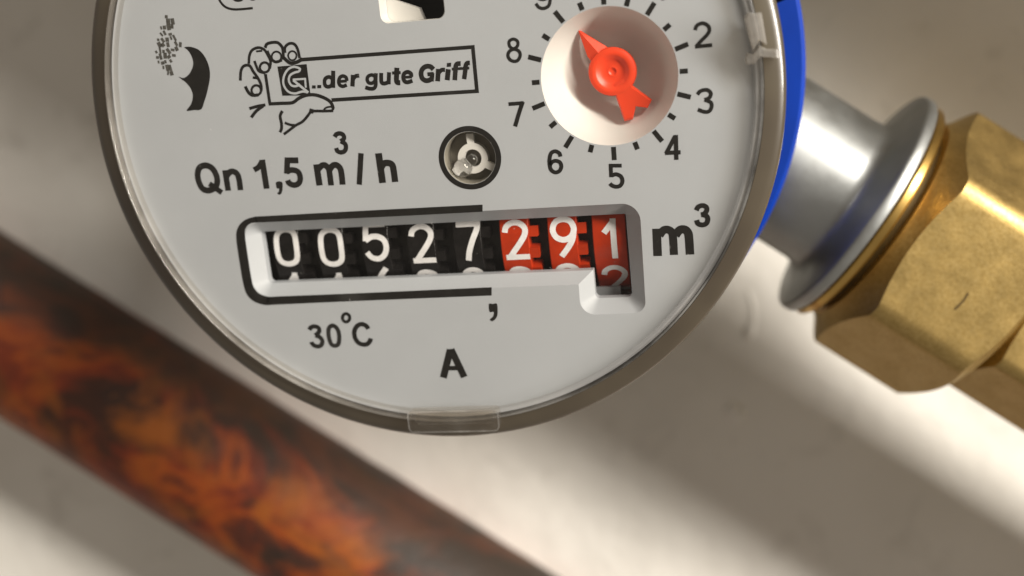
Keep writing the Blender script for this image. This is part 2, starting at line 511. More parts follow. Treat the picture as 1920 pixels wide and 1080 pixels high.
def strokes(items, z):
    vs, fs = [], []
    for q, (kind, w, flat) in enumerate(items):
        pts = pairs(flat)
        zz = z + 0.003 * (q % 5)
        if kind in 'pq':
            loop = smooth_line(pts, True, 5) if kind == 'q' else pts
            v, f = fill([loop], zz)
        else:
            if kind in 'sc':
                pts = smooth_line(pts, kind == 'c')
            p2, f = ribbon(pts, w * 1.1, kind == 'c')
            v = [(a, b, zz) for a, b in p2]
        o = len(vs)
        vs += v
        fs += [tuple(i + o for i in t) for t in f]
    return vs, fs
PRINT = {  # millimetres on the dial plate: kind, line width, x,y,x,y...
  'flow_rate_text': [
    ('c',0.65,[-26.77,-5.23,-26.04,-5.66,-25.69,-6.57,-25.77,-7.38,-26.21,-7.91,-26.98,-8.15,-27.67,-7.89,-28.0,-7.05,-27.99,-6.16,-27.6,-5.43]),
    ('l',0.58,[-26.73,-7.36,-25.36,-8.5]),
    ('l',0.63,[-24.53,-5.92,-24.53,-8.31]),
    ('s',0.62,[-24.47,-6.64,-23.95,-6.16,-23.45,-6.16,-23.08,-6.52,-22.98,-7.27,-23.01,-8.33]),
    ('l',0.64,[-19.82,-4.99,-19.78,-8.34]),
    ('s',0.57,[-19.9,-5.22,-20.38,-5.8,-21.0,-6.1]),
    ('q',0,[-18.53,-7.66,-17.82,-7.7,-17.88,-8.51,-18.09,-8.98,-18.36,-9.13,-18.58,-8.95,-18.38,-8.76,-18.29,-8.42,-18.56,-8.34]),
    ('l',0.62,[-17.1,-5.23,-15.49,-5.33]),
    ('l',0.6,[-16.75,-5.02,-17.09,-6.77]),
    ('s',0.59,[-17.12,-6.53,-16.42,-6.37,-15.72,-6.62,-15.54,-7.3,-15.8,-7.92,-16.4,-8.12,-16.96,-7.86,-17.09,-7.51]),
    ('l',0.68,[-13.41,-5.91,-13.37,-8.34]),
    ('s',0.62,[-13.28,-6.51,-12.8,-6.1,-12.37,-6.09,-12.04,-6.48,-11.98,-7.06,-11.99,-8.41]),
    ('s',0.63,[-11.96,-6.66,-11.5,-6.18,-11.04,-6.14,-10.67,-6.5,-10.58,-7.15,-10.61,-8.4]),
    ('l',0.56,[-7.98,-4.98,-8.65,-8.51]),
    ('l',0.71,[-5.95,-5.11,-5.88,-8.47]),
    ('s',0.67,[-5.84,-6.75,-5.47,-6.31,-4.92,-6.28,-4.53,-6.53,-4.44,-7.17,-4.42,-8.45]),
    ('s',0.46,[-10.82,-2.97,-10.57,-2.69,-10.14,-2.62,-9.78,-2.84,-9.77,-3.24,-10.19,-3.51]),
    ('s',0.46,[-10.19,-3.49,-9.71,-3.81,-9.67,-4.31,-9.93,-4.66,-10.36,-4.74,-10.72,-4.55,-10.81,-4.21]),
],
  'slogan_text': [
    ('p',0,[-12.66,2.89,-12.24,2.86,-12.29,2.51,-12.73,2.54]),
    ('p',0,[-12.03,2.88,-11.59,2.85,-11.64,2.5,-12.11,2.53]),
    ('l',0.42,[-9.99,4.29,-10.25,2.44]),
    ('c',0.38,[-10.6,3.66,-11.01,3.5,-11.16,3.12,-11.09,2.72,-10.74,2.6,-10.36,2.77,-10.22,3.2,-10.26,3.49]),
    ('l',0.29,[-9.51,3.08,-8.58,3.07]),
    ('s',0.36,[-8.58,3.07,-8.61,3.44,-8.97,3.64,-9.35,3.47,-9.52,3.05,-9.44,2.68,-9.1,2.52,-8.64,2.64]),
    ('l',0.44,[-7.78,3.67,-8.01,2.43]),
    ('s',0.4,[-7.75,3.3,-7.47,3.52,-7.08,3.54]),
    ('c',0.35,[-5.68,3.51,-6.08,3.37,-6.22,3.04,-6.09,2.7,-5.74,2.62,-5.41,2.79,-5.3,3.07,-5.34,3.36]),
    ('s',0.38,[-5.14,3.66,-5.24,3.07,-5.34,2.35,-5.58,2.05,-6.02,2.04,-6.54,2.22]),
    ('s',0.4,[-4.54,3.64,-4.64,2.88,-4.58,2.56,-4.28,2.48,-3.89,2.58]),
    ('l',0.4,[-3.65,3.65,-3.85,2.36]),
    ('s',0.5,[-2.7,4.06,-2.82,3.32,-2.91,2.73,-2.83,2.48,-2.52,2.43]),
    ('l',0.3,[-3.3,3.54,-2.34,3.51]),
    ('s',0.4,[-1.21,2.96,-1.2,3.3,-1.54,3.52,-1.96,3.36,-2.1,2.94,-2.0,2.56,-1.67,2.42,-1.12,2.55]),
    ('l',0.28,[-2.09,2.98,-1.13,2.95]),
    ('s',0.48,[1.37,3.57,1.09,3.87,0.65,3.96,0.18,3.74,-0.06,3.27,0.01,2.73,0.37,2.45,0.77,2.46,1.07,2.62]),
    ('l',0.38,[0.64,3.1,1.34,3.1]),
    ('l',0.43,[1.2,3.2,1.02,2.32]),
    ('l',0.47,[1.93,3.58,1.7,2.28]),
    ('s',0.41,[1.97,3.23,2.28,3.44,2.64,3.43]),
    ('l',0.5,[3.02,3.47,2.77,2.31]),
    ('p',0,[2.94,4.14,3.41,4.13,3.34,3.71,2.87,3.72]),
    ('s',0.46,[3.61,2.25,3.79,3.25,3.88,3.72,4.06,3.96,4.45,3.95]),
    ('l',0.27,[3.42,3.45,5.34,3.42]),
    ('s',0.45,[4.65,2.28,4.87,3.17,4.98,3.69,5.16,3.94,5.46,3.95]),
],
  'slogan_frame': [
    ('l',0.37,[-13.6,5.76,5.95,5.59,5.94,0.9,-10.63,1.12]),
],
  'hand_emblem': [
    ('l',0.32,[-17.94,4.53,-17.92,1.21]),
    ('s',0.34,[-18.07,1.22,-16.6,1.18,-15.25,1.16,-14.42,1.58,-13.57,1.84,-12.63,1.85,-11.74,1.57,-10.99,1.13,-10.65,0.67,-10.55,0.17]),
    ('c',0.19,[-11.63,0.08,-11.34,0.34,-10.69,0.38,-10.56,0.1,-11.04,-0.02]),
    ('s',0.28,[-10.58,-0.06,-11.73,-0.02,-12.54,0.04,-13.19,-0.0,-13.66,-0.43,-14.33,-1.0,-15.21,-1.38,-15.99,-1.83,-16.77,-2.28]),
    ('l',0.45,[-13.06,0.32,-13.21,-0.16]),
    ('s',0.27,[-16.48,-1.0,-15.9,-1.26,-15.33,-1.37]),
    ('s',0.31,[-16.55,0.32,-16.9,-0.21,-16.88,-1.1,-16.97,-1.65,-17.2,-2.03]),
    ('s',0.31,[-20.44,0.86,-19.46,1.05,-18.47,1.14]),
    ('s',0.32,[-18.75,1.04,-19.66,0.53,-20.37,-0.14]),
    ('s',0.28,[-15.28,6.65,-15.19,7.24,-14.64,7.6,-14.07,7.5,-13.76,6.91,-13.67,5.94]),
    ('c',0.19,[-14.01,6.23,-14.11,5.99,-14.31,5.83,-14.56,5.78,-14.79,5.86,-14.94,6.06,-14.97,6.31,-14.87,6.54,-14.67,6.71,-14.42,6.76,-14.18,6.67,-14.03,6.48]),
    ('s',0.36,[-15.5,6.11,-14.89,5.52,-14.19,5.51,-13.33,5.83]),
    ('s',0.3,[-17.52,7.37,-17.23,7.77,-16.51,7.88,-15.94,7.78,-15.55,7.32,-15.49,6.78,-15.59,5.92]),
    ('c',0.19,[-15.79,6.26,-15.91,5.99,-16.14,5.8,-16.43,5.75,-16.7,5.85,-16.87,6.07,-16.9,6.35,-16.78,6.62,-16.55,6.81,-16.26,6.86,-15.99,6.76,-15.82,6.54]),
    ('s',0.29,[-17.34,7.03,-17.01,6.16,-16.49,5.75,-15.76,5.91]),
    ('s',0.28,[-19.71,5.81,-19.51,6.66,-19.07,7.25,-18.33,7.45,-17.67,7.18,-17.31,6.49,-17.12,5.83,-17.35,5.08]),
    ('c',0.25,[-17.36,5.22,-17.47,4.95,-17.71,4.77,-18.0,4.72,-18.26,4.81,-18.44,5.03,-18.47,5.3,-18.35,5.56,-18.12,5.74,-17.83,5.79,-17.56,5.7,-17.39,5.49]),
    ('s',0.27,[-19.0,6.06,-18.86,5.42,-18.62,4.88,-17.95,4.66]),
    ('l',0.19,[-18.63,7.07,-17.92,7.08]),
    ('s',0.29,[-21.01,4.03,-20.79,5.02,-20.43,5.54,-19.91,5.66,-19.58,5.5,-19.32,4.91,-18.86,4.11,-18.63,3.33,-18.73,2.68]),
    ('c',0.25,[-18.74,2.79,-18.85,2.52,-19.09,2.34,-19.38,2.28,-19.66,2.38,-19.83,2.59,-19.86,2.87,-19.74,3.13,-19.51,3.32,-19.21,3.37,-18.94,3.28,-18.77,3.06]),
    ('s',0.33,[-20.54,3.36,-20.27,2.68,-19.85,2.32,-19.14,2.3]),
    ('l',0.25,[-19.48,4.27,-18.99,4.16]),
    ('p',0,[-16.39,5.23,-12.96,5.24,-12.99,1.82,-16.3,2.01]),
],
  'letter_emblem': [
    ('s',0.22,[-13.99,4.5,-13.81,4.79,-14.49,5.06,-15.23,4.81,-15.8,4.1,-15.97,3.24,-15.58,2.45,-14.81,2.15,-13.85,2.3,-13.31,2.15]),
    ('s',0.22,[-13.99,4.5,-14.53,4.42,-15.07,4.15,-15.29,3.63,-15.08,3.09,-14.57,2.94,-14.03,3.1]),
    ('l',0.2,[-14.81,3.68,-13.36,3.66,-13.42,2.7]),
    ('l',0.25,[-14.77,3.61,-13.2,2.14]),
],
  'moon_emblem': [
    ('q',0,[-27.1,8.18,-26.34,8.18,-25.41,7.76,-24.8,6.91,-24.5,5.74,-24.62,4.59,-25.18,3.13,-25.75,2.0,-26.28,1.18,-27.2,1.16,-28.07,1.16,-27.39,1.88,-27.02,2.79,-27.15,3.62,-27.66,4.36,-28.37,4.99,-27.83,4.83,-27.14,5.13,-26.58,5.78,-26.33,6.45,-26.44,7.27,-26.78,7.87]),
],
  'stipple_region': [
    ('p',0,[-28.66,11.78,-27.16,11.74,-27.77,10.8,-28.24,9.58,-27.86,8.87,-27.35,8.37,-28.03,7.97,-28.51,7.2,-28.75,6.06,-28.66,5.01,-29.09,4.89,-29.87,5.57,-30.5,6.31,-30.6,7.94,-30.07,9.62,-29.43,10.71]),
],
  'temperature_text': [
    ('s',0.48,[-17.06,-25.45,-16.83,-25.15,-16.39,-25.03,-15.94,-25.18,-15.83,-25.54,-16.04,-25.9,-16.45,-26.14]),
    ('s',0.48,[-16.42,-26.15,-15.9,-26.38,-15.65,-26.8,-15.76,-27.27,-16.17,-27.52,-16.63,-27.45,-16.94,-27.18,-17.01,-26.94]),
    ('c',0.47,[-14.11,-25.0,-13.66,-25.3,-13.46,-25.93,-13.52,-26.76,-13.73,-27.33,-14.12,-27.5,-14.52,-27.36,-14.71,-26.83,-14.75,-25.99,-14.6,-25.32]),
    ('c',0.35,[-11.87,-24.12,-11.96,-24.37,-12.15,-24.55,-12.37,-24.61,-12.58,-24.54,-12.72,-24.35,-12.74,-24.09,-12.65,-23.85,-12.47,-23.67,-12.24,-23.61,-12.03,-23.68,-11.89,-23.87]),
    ('s',0.49,[-9.76,-25.56,-9.97,-25.18,-10.46,-24.95,-11.05,-25.13,-11.49,-25.74,-11.54,-26.51,-11.26,-27.14,-10.73,-27.44,-10.15,-27.41,-9.74,-27.03,-9.63,-26.72]),
],
  'class_letter': [
    ('l',0.75,[-0.18,-28.4,-1.38,-31.82]),
    ('l',0.75,[-0.08,-28.35,1.15,-31.8]),
    ('l',0.5,[-0.85,-30.66,0.67,-30.66]),
    ('p',0,[-0.53,-28.32,0.26,-28.3,0.36,-28.85,-0.76,-28.96]),
],
  'decimal_comma': [
    ('q',0,[4.94,-23.07,5.4,-23.07,5.86,-23.08,5.85,-24.16,5.61,-24.76,5.16,-25.12,4.86,-24.92,5.21,-24.61,5.38,-24.28,5.36,-24.0,4.92,-23.98]),
],
  'unit_text': [
    ('l',0.85,[24.35,-15.25,24.3,-18.31]),
    ('s',0.79,[24.63,-16.0,25.1,-15.46,25.61,-15.44,25.98,-15.77,26.07,-16.47,26.07,-18.26]),
    ('s',0.83,[26.35,-16.09,26.82,-15.53,27.33,-15.49,27.69,-15.84,27.78,-16.55,27.8,-18.3]),
    ('s',0.48,[28.7,-13.45,28.93,-13.08,29.4,-12.96,29.77,-13.16,29.79,-13.55,29.49,-13.88,29.17,-13.95]),
    ('s',0.49,[29.26,-13.94,29.73,-14.11,29.87,-14.49,29.69,-14.94,29.24,-15.08,28.81,-14.9,28.69,-14.51]),
],
  'dial_numerals': [
    ('c',0.31,[10.42,6.06,10.85,5.78,10.79,5.3,10.33,5.06,9.95,5.37,9.96,5.86]),
    ('c',0.33,[10.42,5.01,10.91,4.75,11.0,4.3,10.72,3.83,10.31,3.74,9.87,3.95,9.68,4.4,9.9,4.83]),
    ('l',0.37,[9.28,-0.73,10.96,-0.73]),
    ('s',0.41,[10.86,-0.58,10.39,-1.64,9.78,-3.17]),
    ('s',0.39,[14.47,-6.76,14.37,-6.38,13.94,-6.14,13.48,-6.33,13.26,-6.93,13.22,-7.57,13.33,-8.13,13.75,-8.44,14.22,-8.32,14.48,-7.85,14.36,-7.38,13.92,-7.18,13.5,-7.3,13.26,-7.61]),
    ('l',0.38,[21.02,-8.14,19.64,-8.06]),
    ('l',0.39,[19.84,-7.91,19.81,-9.33]),
    ('s',0.4,[19.88,-9.15,20.37,-9.04,20.87,-9.33,20.99,-9.85,20.74,-10.29,20.28,-10.4,19.84,-10.24,19.63,-10.0]),
    ('s',0.35,[29.46,5.43,29.66,5.86,30.23,6.06,30.78,5.76,30.9,5.27,30.6,4.81,29.94,4.23,29.49,3.75]),
    ('l',0.35,[29.38,3.76,31.11,3.79]),
    ('s',0.37,[29.38,-1.15,29.74,-0.81,30.39,-0.75,30.76,-1.11,30.6,-1.56,30.09,-1.76]),
    ('s',0.37,[30.09,-1.74,30.72,-2.07,30.77,-2.57,30.47,-2.99,29.97,-2.98,29.36,-2.71]),
    ('l',0.42,[26.94,-5.22,26.86,-7.87]),
    ('l',0.4,[26.87,-5.33,25.82,-7.14]),
    ('l',0.41,[25.72,-7.06,27.35,-7.09]),
    ('s',0.32,[13.14,9.5,13.44,9.08,13.92,8.93,14.43,9.11,14.65,9.57,14.7,10.19,14.57,10.76,14.1,11.04,13.51,10.89,13.31,10.48,13.51,9.98,14.08,9.85,14.64,10.08]),
    ('l',0.3,[26.44,10.79,26.34,8.68]),
    ('s',0.28,[26.42,10.68,26.17,10.35,25.76,10.23]),
    ('c',0.32,[20.65,10.92,20.54,10.45,20.29,10.11,19.98,10.01,19.69,10.16,19.49,10.54,19.45,11.03,19.56,11.51,19.81,11.84,20.12,11.94,20.41,11.78,20.6,11.41]),
],
  'maker_logo': [
    ('s',0.23,[-22.14,13.81,-22.1,13.06,-21.73,12.36,-21.14,11.94,-20.18,11.74,-18.3,11.72]),
    ('q',0,[-19.14,12.87,-19.27,12.68,-19.54,12.55,-19.89,12.53,-20.22,12.61,-20.44,12.78,-20.5,12.98,-20.38,13.17,-20.11,13.3,-19.76,13.32,-19.43,13.24,-19.2,13.07]),
    ('q',0,[-17.63,12.82,-17.73,12.65,-17.92,12.54,-18.17,12.51,-18.41,12.58,-18.56,12.73,-18.6,12.91,-18.51,13.08,-18.31,13.19,-18.06,13.21,-17.83,13.15,-17.67,13.0]),
],
}
FRAME_OUT = [(5.33, -11.56), (-7.38, -11.52), (-21.62, -11.52), (-23.0, -11.83), (-23.99, -12.6), (-24.46, -13.86), (-24.53, -16.75), (-24.47, -19.68), (-24.14, -21.01), (-23.26, -21.83), (-21.97, -22.21), (-8.73, -22.11), (5.35, -22.07)]
FRAME_IN = [(5.25, -12.37), (-7.49, -12.35), (-21.6, -12.22), (-22.41, -12.3), (-23.01, -12.72), (-23.32, -13.59), (-23.4, -16.8), (-23.34, -19.4), (-23.13, -20.2), (-22.62, -20.8), (-21.47, -21.21), (-8.61, -21.18), (5.44, -21.1)]

# ------------------------------------------------------------------ the setting
WZ = -79.0
def tag(o, **kw):
    for k, v in kw.items():
        o[k] = v
    return o
wv, wf = [], []
for i in range(2):
    z = WZ - i * 20
    wv += [(-420, -420, z), (420, -420, z), (420, 420, z), (-420, 420, z)]
wf = [(0, 1, 2, 3), (4, 5, 6, 7), (0, 1, 5, 4), (1, 2, 6, 5), (2, 3, 7, 6), (3, 0, 4, 7)]
wall = tag(mk('wall', wv, wf, 'wall'), kind='structure')

def blob(pts, name):
    vs, fs = [], []
    for k, (x, y, r) in enumerate(pts):
        for i in range(10):
            a = math.pi * i / 9
            vs.append((x + r * math.cos(a), y, WZ - 0.05 + r * 0.45 * math.sin(a)))
    for k in range(len(pts) - 1):
        fs += [(k * 10 + i, k * 10 + i + 1, k * 10 + i + 11, k * 10 + i + 10) for i in range(9)]
    mk(name, vs, fs, 'wall', wall, 60)
blob([(34.2, -44.0, 0.05), (34.6, -45.5, 0.45), (35.2, -48.0, 0.55), (35.1, -50.5, 0.6), (34.4, -52.5, 1.1), (34.2, -53.6, 1.0), (34.1, -54.5, 0.1)], 'paint_drip')
blob([(30.5, -66.0, 0.1), (31.0, -67.2, 1.8), (31.2, -68.6, 2.2), (31.3, -70.0, 1.6), (31.3, -71.0, 0.1)], 'plaster_lump')
pt, pn = PIPE_DIR, Vector((-PIPE_DIR.y, PIPE_DIR.x, 0))
lv = [tuple(pt * t + pn * n + Vector((0, 0, z))) for t in (-400, 500) for n in (143, 165) for z in (WZ - 2, 33)]
shade_slab = tag(mk('unseen_shade_slab', lv, [(0, 1, 3, 2), (4, 5, 7, 6), (0, 1, 5, 4), (2, 3, 7, 6), (0, 2, 6, 4), (1, 3, 7, 5)], 'wall'), kind='structure')  # slab added out of view to shade the upper wall

# ------------------------------------------------------------------ rusty pipe
ang = math.radians(-35.3)
T1 = Vector((math.cos(ang), math.sin(ang), 0))
N1 = Vector((-T1.y, T1.x, 0))
O1 = N1 * -94.3 + Vector((0, 0, -62.5))
rnd = random.Random(5)
prof = []
a = -330.0
while a <= 330:
    prof.append((a, 14.7 + rnd.uniform(-0.07, 0.07)))
    a += 6
v, f = lathe_axis(prof, tuple(O1), T1, 72)
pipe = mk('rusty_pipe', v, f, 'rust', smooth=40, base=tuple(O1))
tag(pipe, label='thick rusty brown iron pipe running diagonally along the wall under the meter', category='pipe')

# ------------------------------------------------------------------ union nut and fitting on the plated spigot
ang = math.radians(-36.0)
T2 = Vector((math.cos(ang), math.sin(ang), 0))
N2 = Vector((-T2.y, T2.x, 0))
O2 = N2 * 11.2 + Vector((0, 0, -38))

def hexagon(t0, t1, R, rot, ch=0.55, ce=0.94):
    rc = R * math.cos(math.pi / 6)
    def h(a):
        b = (a - rot) % (math.pi / 3) - math.pi / 6
        return min(rc / math.cos(b), R * 0.972)
    return [(t0 - 1.5, rc * 0.72), (t0 - 1.5, rc * 0.91), (t0, rc * 0.985), lambda a: (t0 + (h(a) - rc * 0.985) * ch, h(a)),
            lambda a: (t1 - (h(a) - rc * ce) * ch * 1.3, h(a)), (t1, rc * ce), (t1, rc * 0.6)]

nut = thing('union_nut', tuple(O2 + T2 * 64), 'large cast brass hexagonal union nut on the plated pipe beside the meter', 'nut')
rot = math.radians(90 - 5 + 30)
v, f = lathe_axis(hexagon(57.4, 74.4, 19.3, rot), tuple(O2), T2, 144)
hexb = mk('hex_body', v, f, 'brass', nut, 24)
v, f = lathe_axis([(53.2, 12), (53.2, 16.2), (53.4, 16.5), (54.2, 16.5), (54.5, 16.2), (54.6, 13.6)], tuple(O2), T2)
mk('seal_ring', v, f, 'gold', nut, 30)
v, f = lathe_axis([(54.5, 13.7), (57.5, 13.7)], tuple(O2), T2)
mk('neck', v, f, 'mark', nut, 30)
# small struck mark on the front flat
fl = math.radians(90 - 5)
fn = N2 * math.cos(fl) + Vector((0, 0, 1)) * math.sin(fl)
fu = N2 * math.sin(fl) - Vector((0, 0, 1)) * math.cos(fl)
mo = O2 + fn * (19.3 * math.cos(math.pi / 6) + 0.03) + T2 * 66.6 + fu * -2.6
mv, mf = [], []
for pts in ([(0.0, 1.3), (0.1, 0.1), (-0.15, -1.3)],):
    p2, ff = ribbon(pts, 0.28)
    o = len(mv)
    mv += [tuple(mo + T2 * x + fu * y) for x, y in p2]
    mf += [tuple(i + o for i in t) for t in ff]
mk('struck_mark', mv, mf, 'mark', hexb)

fit = thing('pipe_fitting', tuple(O2 + T2 * 90), 'narrower brass fitting screwed into the far end of the union nut', 'fitting')
v, f = lathe_axis(hexagon(76.0, 97.0, 14.3, rot, 0.4), tuple(O2), T2, 144)
mk('hex_shoulder', v, f, 'brass', fit, 24)
v, f = lathe_axis([(96.5, 6), (96.5, 11.0), (230, 11.0), (230, 6)], tuple(O2), T2)
mk('pipe_stub', v, f, 'brass', fit, 30)

inl = thing('union_nut', tuple(O2 + T2 * -64), 'brass hexagonal union nut on the inlet pipe behind the upper edge of the meter', 'nut')
v, f = lathe_axis(hexagon(57.4, 74.4, 19.3, rot), tuple(O2), -T2, 144)
mk('hex_body', v, f, 'brass', inl, 24)

# ------------------------------------------------------------------ the water meter
meter = thing('water_meter', (0, 0, -30), 'round household water meter with clear cover, grey dial and red pointer', 'water meter')
# body and spigots
v, f = lathe([(0, -52), (34, -52), (38.6, -47), (38.6, -28.7), (0, -28.7)], n=128)
body = mk('meter_body', v, f, 'body', meter, 35)
sp = [(-36, 6), (-36, 10.95), (48.4, 10.95), (49.2, 11.1), (49.8, 11.5), (50.2, 12.2), (50.6, 13.4), (51.3, 16.4), (51.45, 16.75), (51.7, 16.95), (52.7, 16.95), (52.95, 16.75), (53.0, 12.0)]
v, f = lathe_axis(sp, tuple(O2), T2)
spig = mk('outlet_spigot', v, f, 'steel', meter, 50)
spig['label'] = 'shiny zinc plated pipe stub flaring into a round collar'
v, f = lathe_axis([(36, 6), (36, 10.95), (260, 10.95), (260, 6)], tuple(O2), -T2)
mk('inlet_spigot', v, f, 'steel', meter, 50)

# blue ring with a notch in its inner edge
bv, bf = [], []
nb = 180
def ring_rad(i):
    a = 360 * i / nb
    return 40.3 if 8.4 < a < 26 else 33.0
ri, ro = [], 41.95
for i in range(nb):
    a = 2 * math.pi * i / nb
    c, s = math.cos(a), math.sin(a)
    r0 = ring_rad(i)
    for r, z in ((r0, -26.6), (r0, -24.0), (ro - 0.5, -24.0), (ro, -24.5), (ro, -26.6)):
        bv.append((r * c, r * s, z))
for i in range(nb):
    j = (i + 1) % nb
    for q in range(5):
        bf.append((i * 5 + q, j * 5 + q, j * 5 + (q + 1) % 5, i * 5 + (q + 1) % 5))
ring = mk('blue_ring', bv, bf, 'blue', meter, 30)
ring['label'] = 'cobalt blue plastic locking ring with a notch'

v, f = lathe([(33, -26.7), (41.5, -26.7), (41.7, -27.0), (41.7, -28.6), (33, -28.6)], n=128)
mk('reflection_blocker', v, f, 'dark', meter, 30)  # added dark ring, keeps the blue ring's reflection off the spigot

# register housing behind the dial
v, f = lathe([(0, -23.8), (37.6, -23.8), (38.2, -22.8), (38.2, -4.6), (37.8, -4.4), (36.9, -2.6), (36.5, -0.5), (35.2, -0.5), (35.0, -0.5), (34.2, -0.6), (34.2, -22.5), (0, -22.5)], (-0.5, -0.17))
mk('register_housing', v, f, 'khaki', meter, 35)

# dial plate with its openings
DC = (20.27, 1.354)
IC = (4.41, -6.28)
WO = [(-23.35, -12.25), (-23.35, -21.2), (15.36, -21.2), (15.36, -24.75), (22.65, -24.75), (22.68, -12.3)]
WI = [(-21.98, -13.66), (-21.98, -19.95), (16.9, -20.0), (16.95, -23.3), (21.1, -23.3), (20.95, -13.75)]
win_o = rounded(WO, [1.8, 2.0, 0.05, 1.7, 1.3, 2.0])
win_i = rounded(WI, [0.25, 0.5, 0.05, 0.5, 0.5, 0.15])
HO = [(-3.9, 15.2), (-3.9, 8.8), (3.3, 8.8), (3.3, 15.2)]
hole = rounded(HO, [0.9] * 4)
v, f = fill([circle((-0.5, -0.17), 36.2, 200), win_o, circle(DC, 7.25, 96), circle(IC, 2.9, 64), hole], 0.0)
plate = mk('dial_plate', v, f, 'plate', meter)
mid = [(a[0] + (b[0] - a[0]) * 0.06, a[1] + (b[1] - a[1]) * 0.06) for a, b in zip(win_o, win_i)]
v, f = loft([[(x, y, 0.0) for x, y in win_o], [(x, y, -0.12) for x, y in mid], [(x, y, -1.6) for x, y in win_i], [(x, y, -2.7) for x, y in win_i], [(x, y, -2.7) for x, y in win_o]])
mk('window_bevel', v, f, 'plate', plate, 25)
v, f = loft([[(x, y, 0.0) for x, y in hole], [(x * 0.97 - 0.01, y * 0.985 + 0.18, -0.25) for x, y in hole], [(x * 0.97 - 0.01, y * 0.985 + 0.18, -2.4) for x, y in hole]])
mk('upper_opening', v, f, 'white', plate, 30)
v, f = prism([(-3.9, 8.6), (0.3, 8.6), (-0.2, 10.1), (-2.9, 11.2), (-3.9, 11.3)], -3.6, -2.45)
mk('bracket', v, f, 'white', plate)
v, f = lathe([(36.15, 0.0), (36.3, 0.02), (36.5, 0.06), (36.5, -0.3)], (-0.5, -0.17), 200)
mk('plate_edge', v, f, 'plate', plate, 40)

INK_Z = 0.02
for name, items in PRINT.items():
    if name == 'stipple_region':
        poly = pairs(items[0][2])
        def inside(x, y):
            c = False
            for i in range(len(poly)):
                (x1, y1), (x2, y2) = poly[i - 1], poly[i]
                if (y1 > y) != (y2 > y) and x < (x2 - x1) * (y - y1) / (y2 - y1) + x1:
                    c = not c
            return c
        rnd = random.Random(11)
        x0, x1 = min(q[0] for q in poly), max(q[0] for q in poly)
        y0, y1 = min(q[1] for q in poly), max(q[1] for q in poly)
        vs, fs = [], []
        y = y0
        while y < y1:
            x = x0
            while x < x1:
                px, py = x + rnd.uniform(-0.1, 0.1), y + rnd.uniform(-0.12, 0.12)
                if inside(px, py) and rnd.random() < 0.97:
                    a = math.radians(100 + rnd.uniform(-25, 25))
                    l, w = rnd.uniform(0.14, 0.36), rnd.uniform(0.10, 0.24)
                    dx, dy = math.cos(a), math.sin(a)
                    o = len(vs)
                    for s, t in ((-1, -1), (1, -1), (1, 1), (-1, 1)):
                        vs.append((px + dx * l * s - dy * w * t, py + dy * l * s + dx * w * t, INK_Z))
                    fs.append((o, o + 1, o + 2, o + 3))
                x += 0.50
            y += 0.62
        mk('stippled_moon_half', vs, fs, 'thin_ink', plate)
        continue
    v, f = strokes(items, INK_Z + (0.03 if name == 'letter_emblem' else 0))
    mk(name, v, f, 'light_ink' if name == 'letter_emblem' else 'ink', plate)

# scale round the small dial
for k in range(20):
    a = math.radians(90 - 18 * k)
    c, s = math.cos(a), math.sin(a)
    r0, r1 = 7.42, 8.85 if k % 2 == 0 else 8.25
    p2, ff = ribbon([(DC[0] + r * c, DC[1] + r * s) for r in (r0, r0 + 0.2, r1 - 0.08, r1)], 0.52)
    mk('scale_mark', [(x, y, INK_Z) for x, y in p2], ff, 'ink', plate)
# printed frame round the counter, and the ring round the flow indicator
n = len(FRAME_OUT)
for lst, yt, yb in ((FRAME_OUT, -11.52, -22.19), (FRAME_IN, -12.24, -21.2)):
    lst.insert(11, (-20.6, yb))
    lst.insert(2, (-20.4, yt))
so, si = smooth_line(FRAME_OUT, False, 4), smooth_line(FRAME_IN, False, 4)
vs = [(x, y, INK_Z) for x, y in so] + [(x, y, INK_Z) for x, y in si]
k = len(so)
mk('counter_frame', vs, [(i, i + 1, k + i + 1, k + i) for i in range(k - 1)], 'ink', plate)
v, f = lathe([(2.93, INK_Z), (3.52, INK_Z)], IC, 64)
mk('indicator_ring', v, f, 'ink', plate)

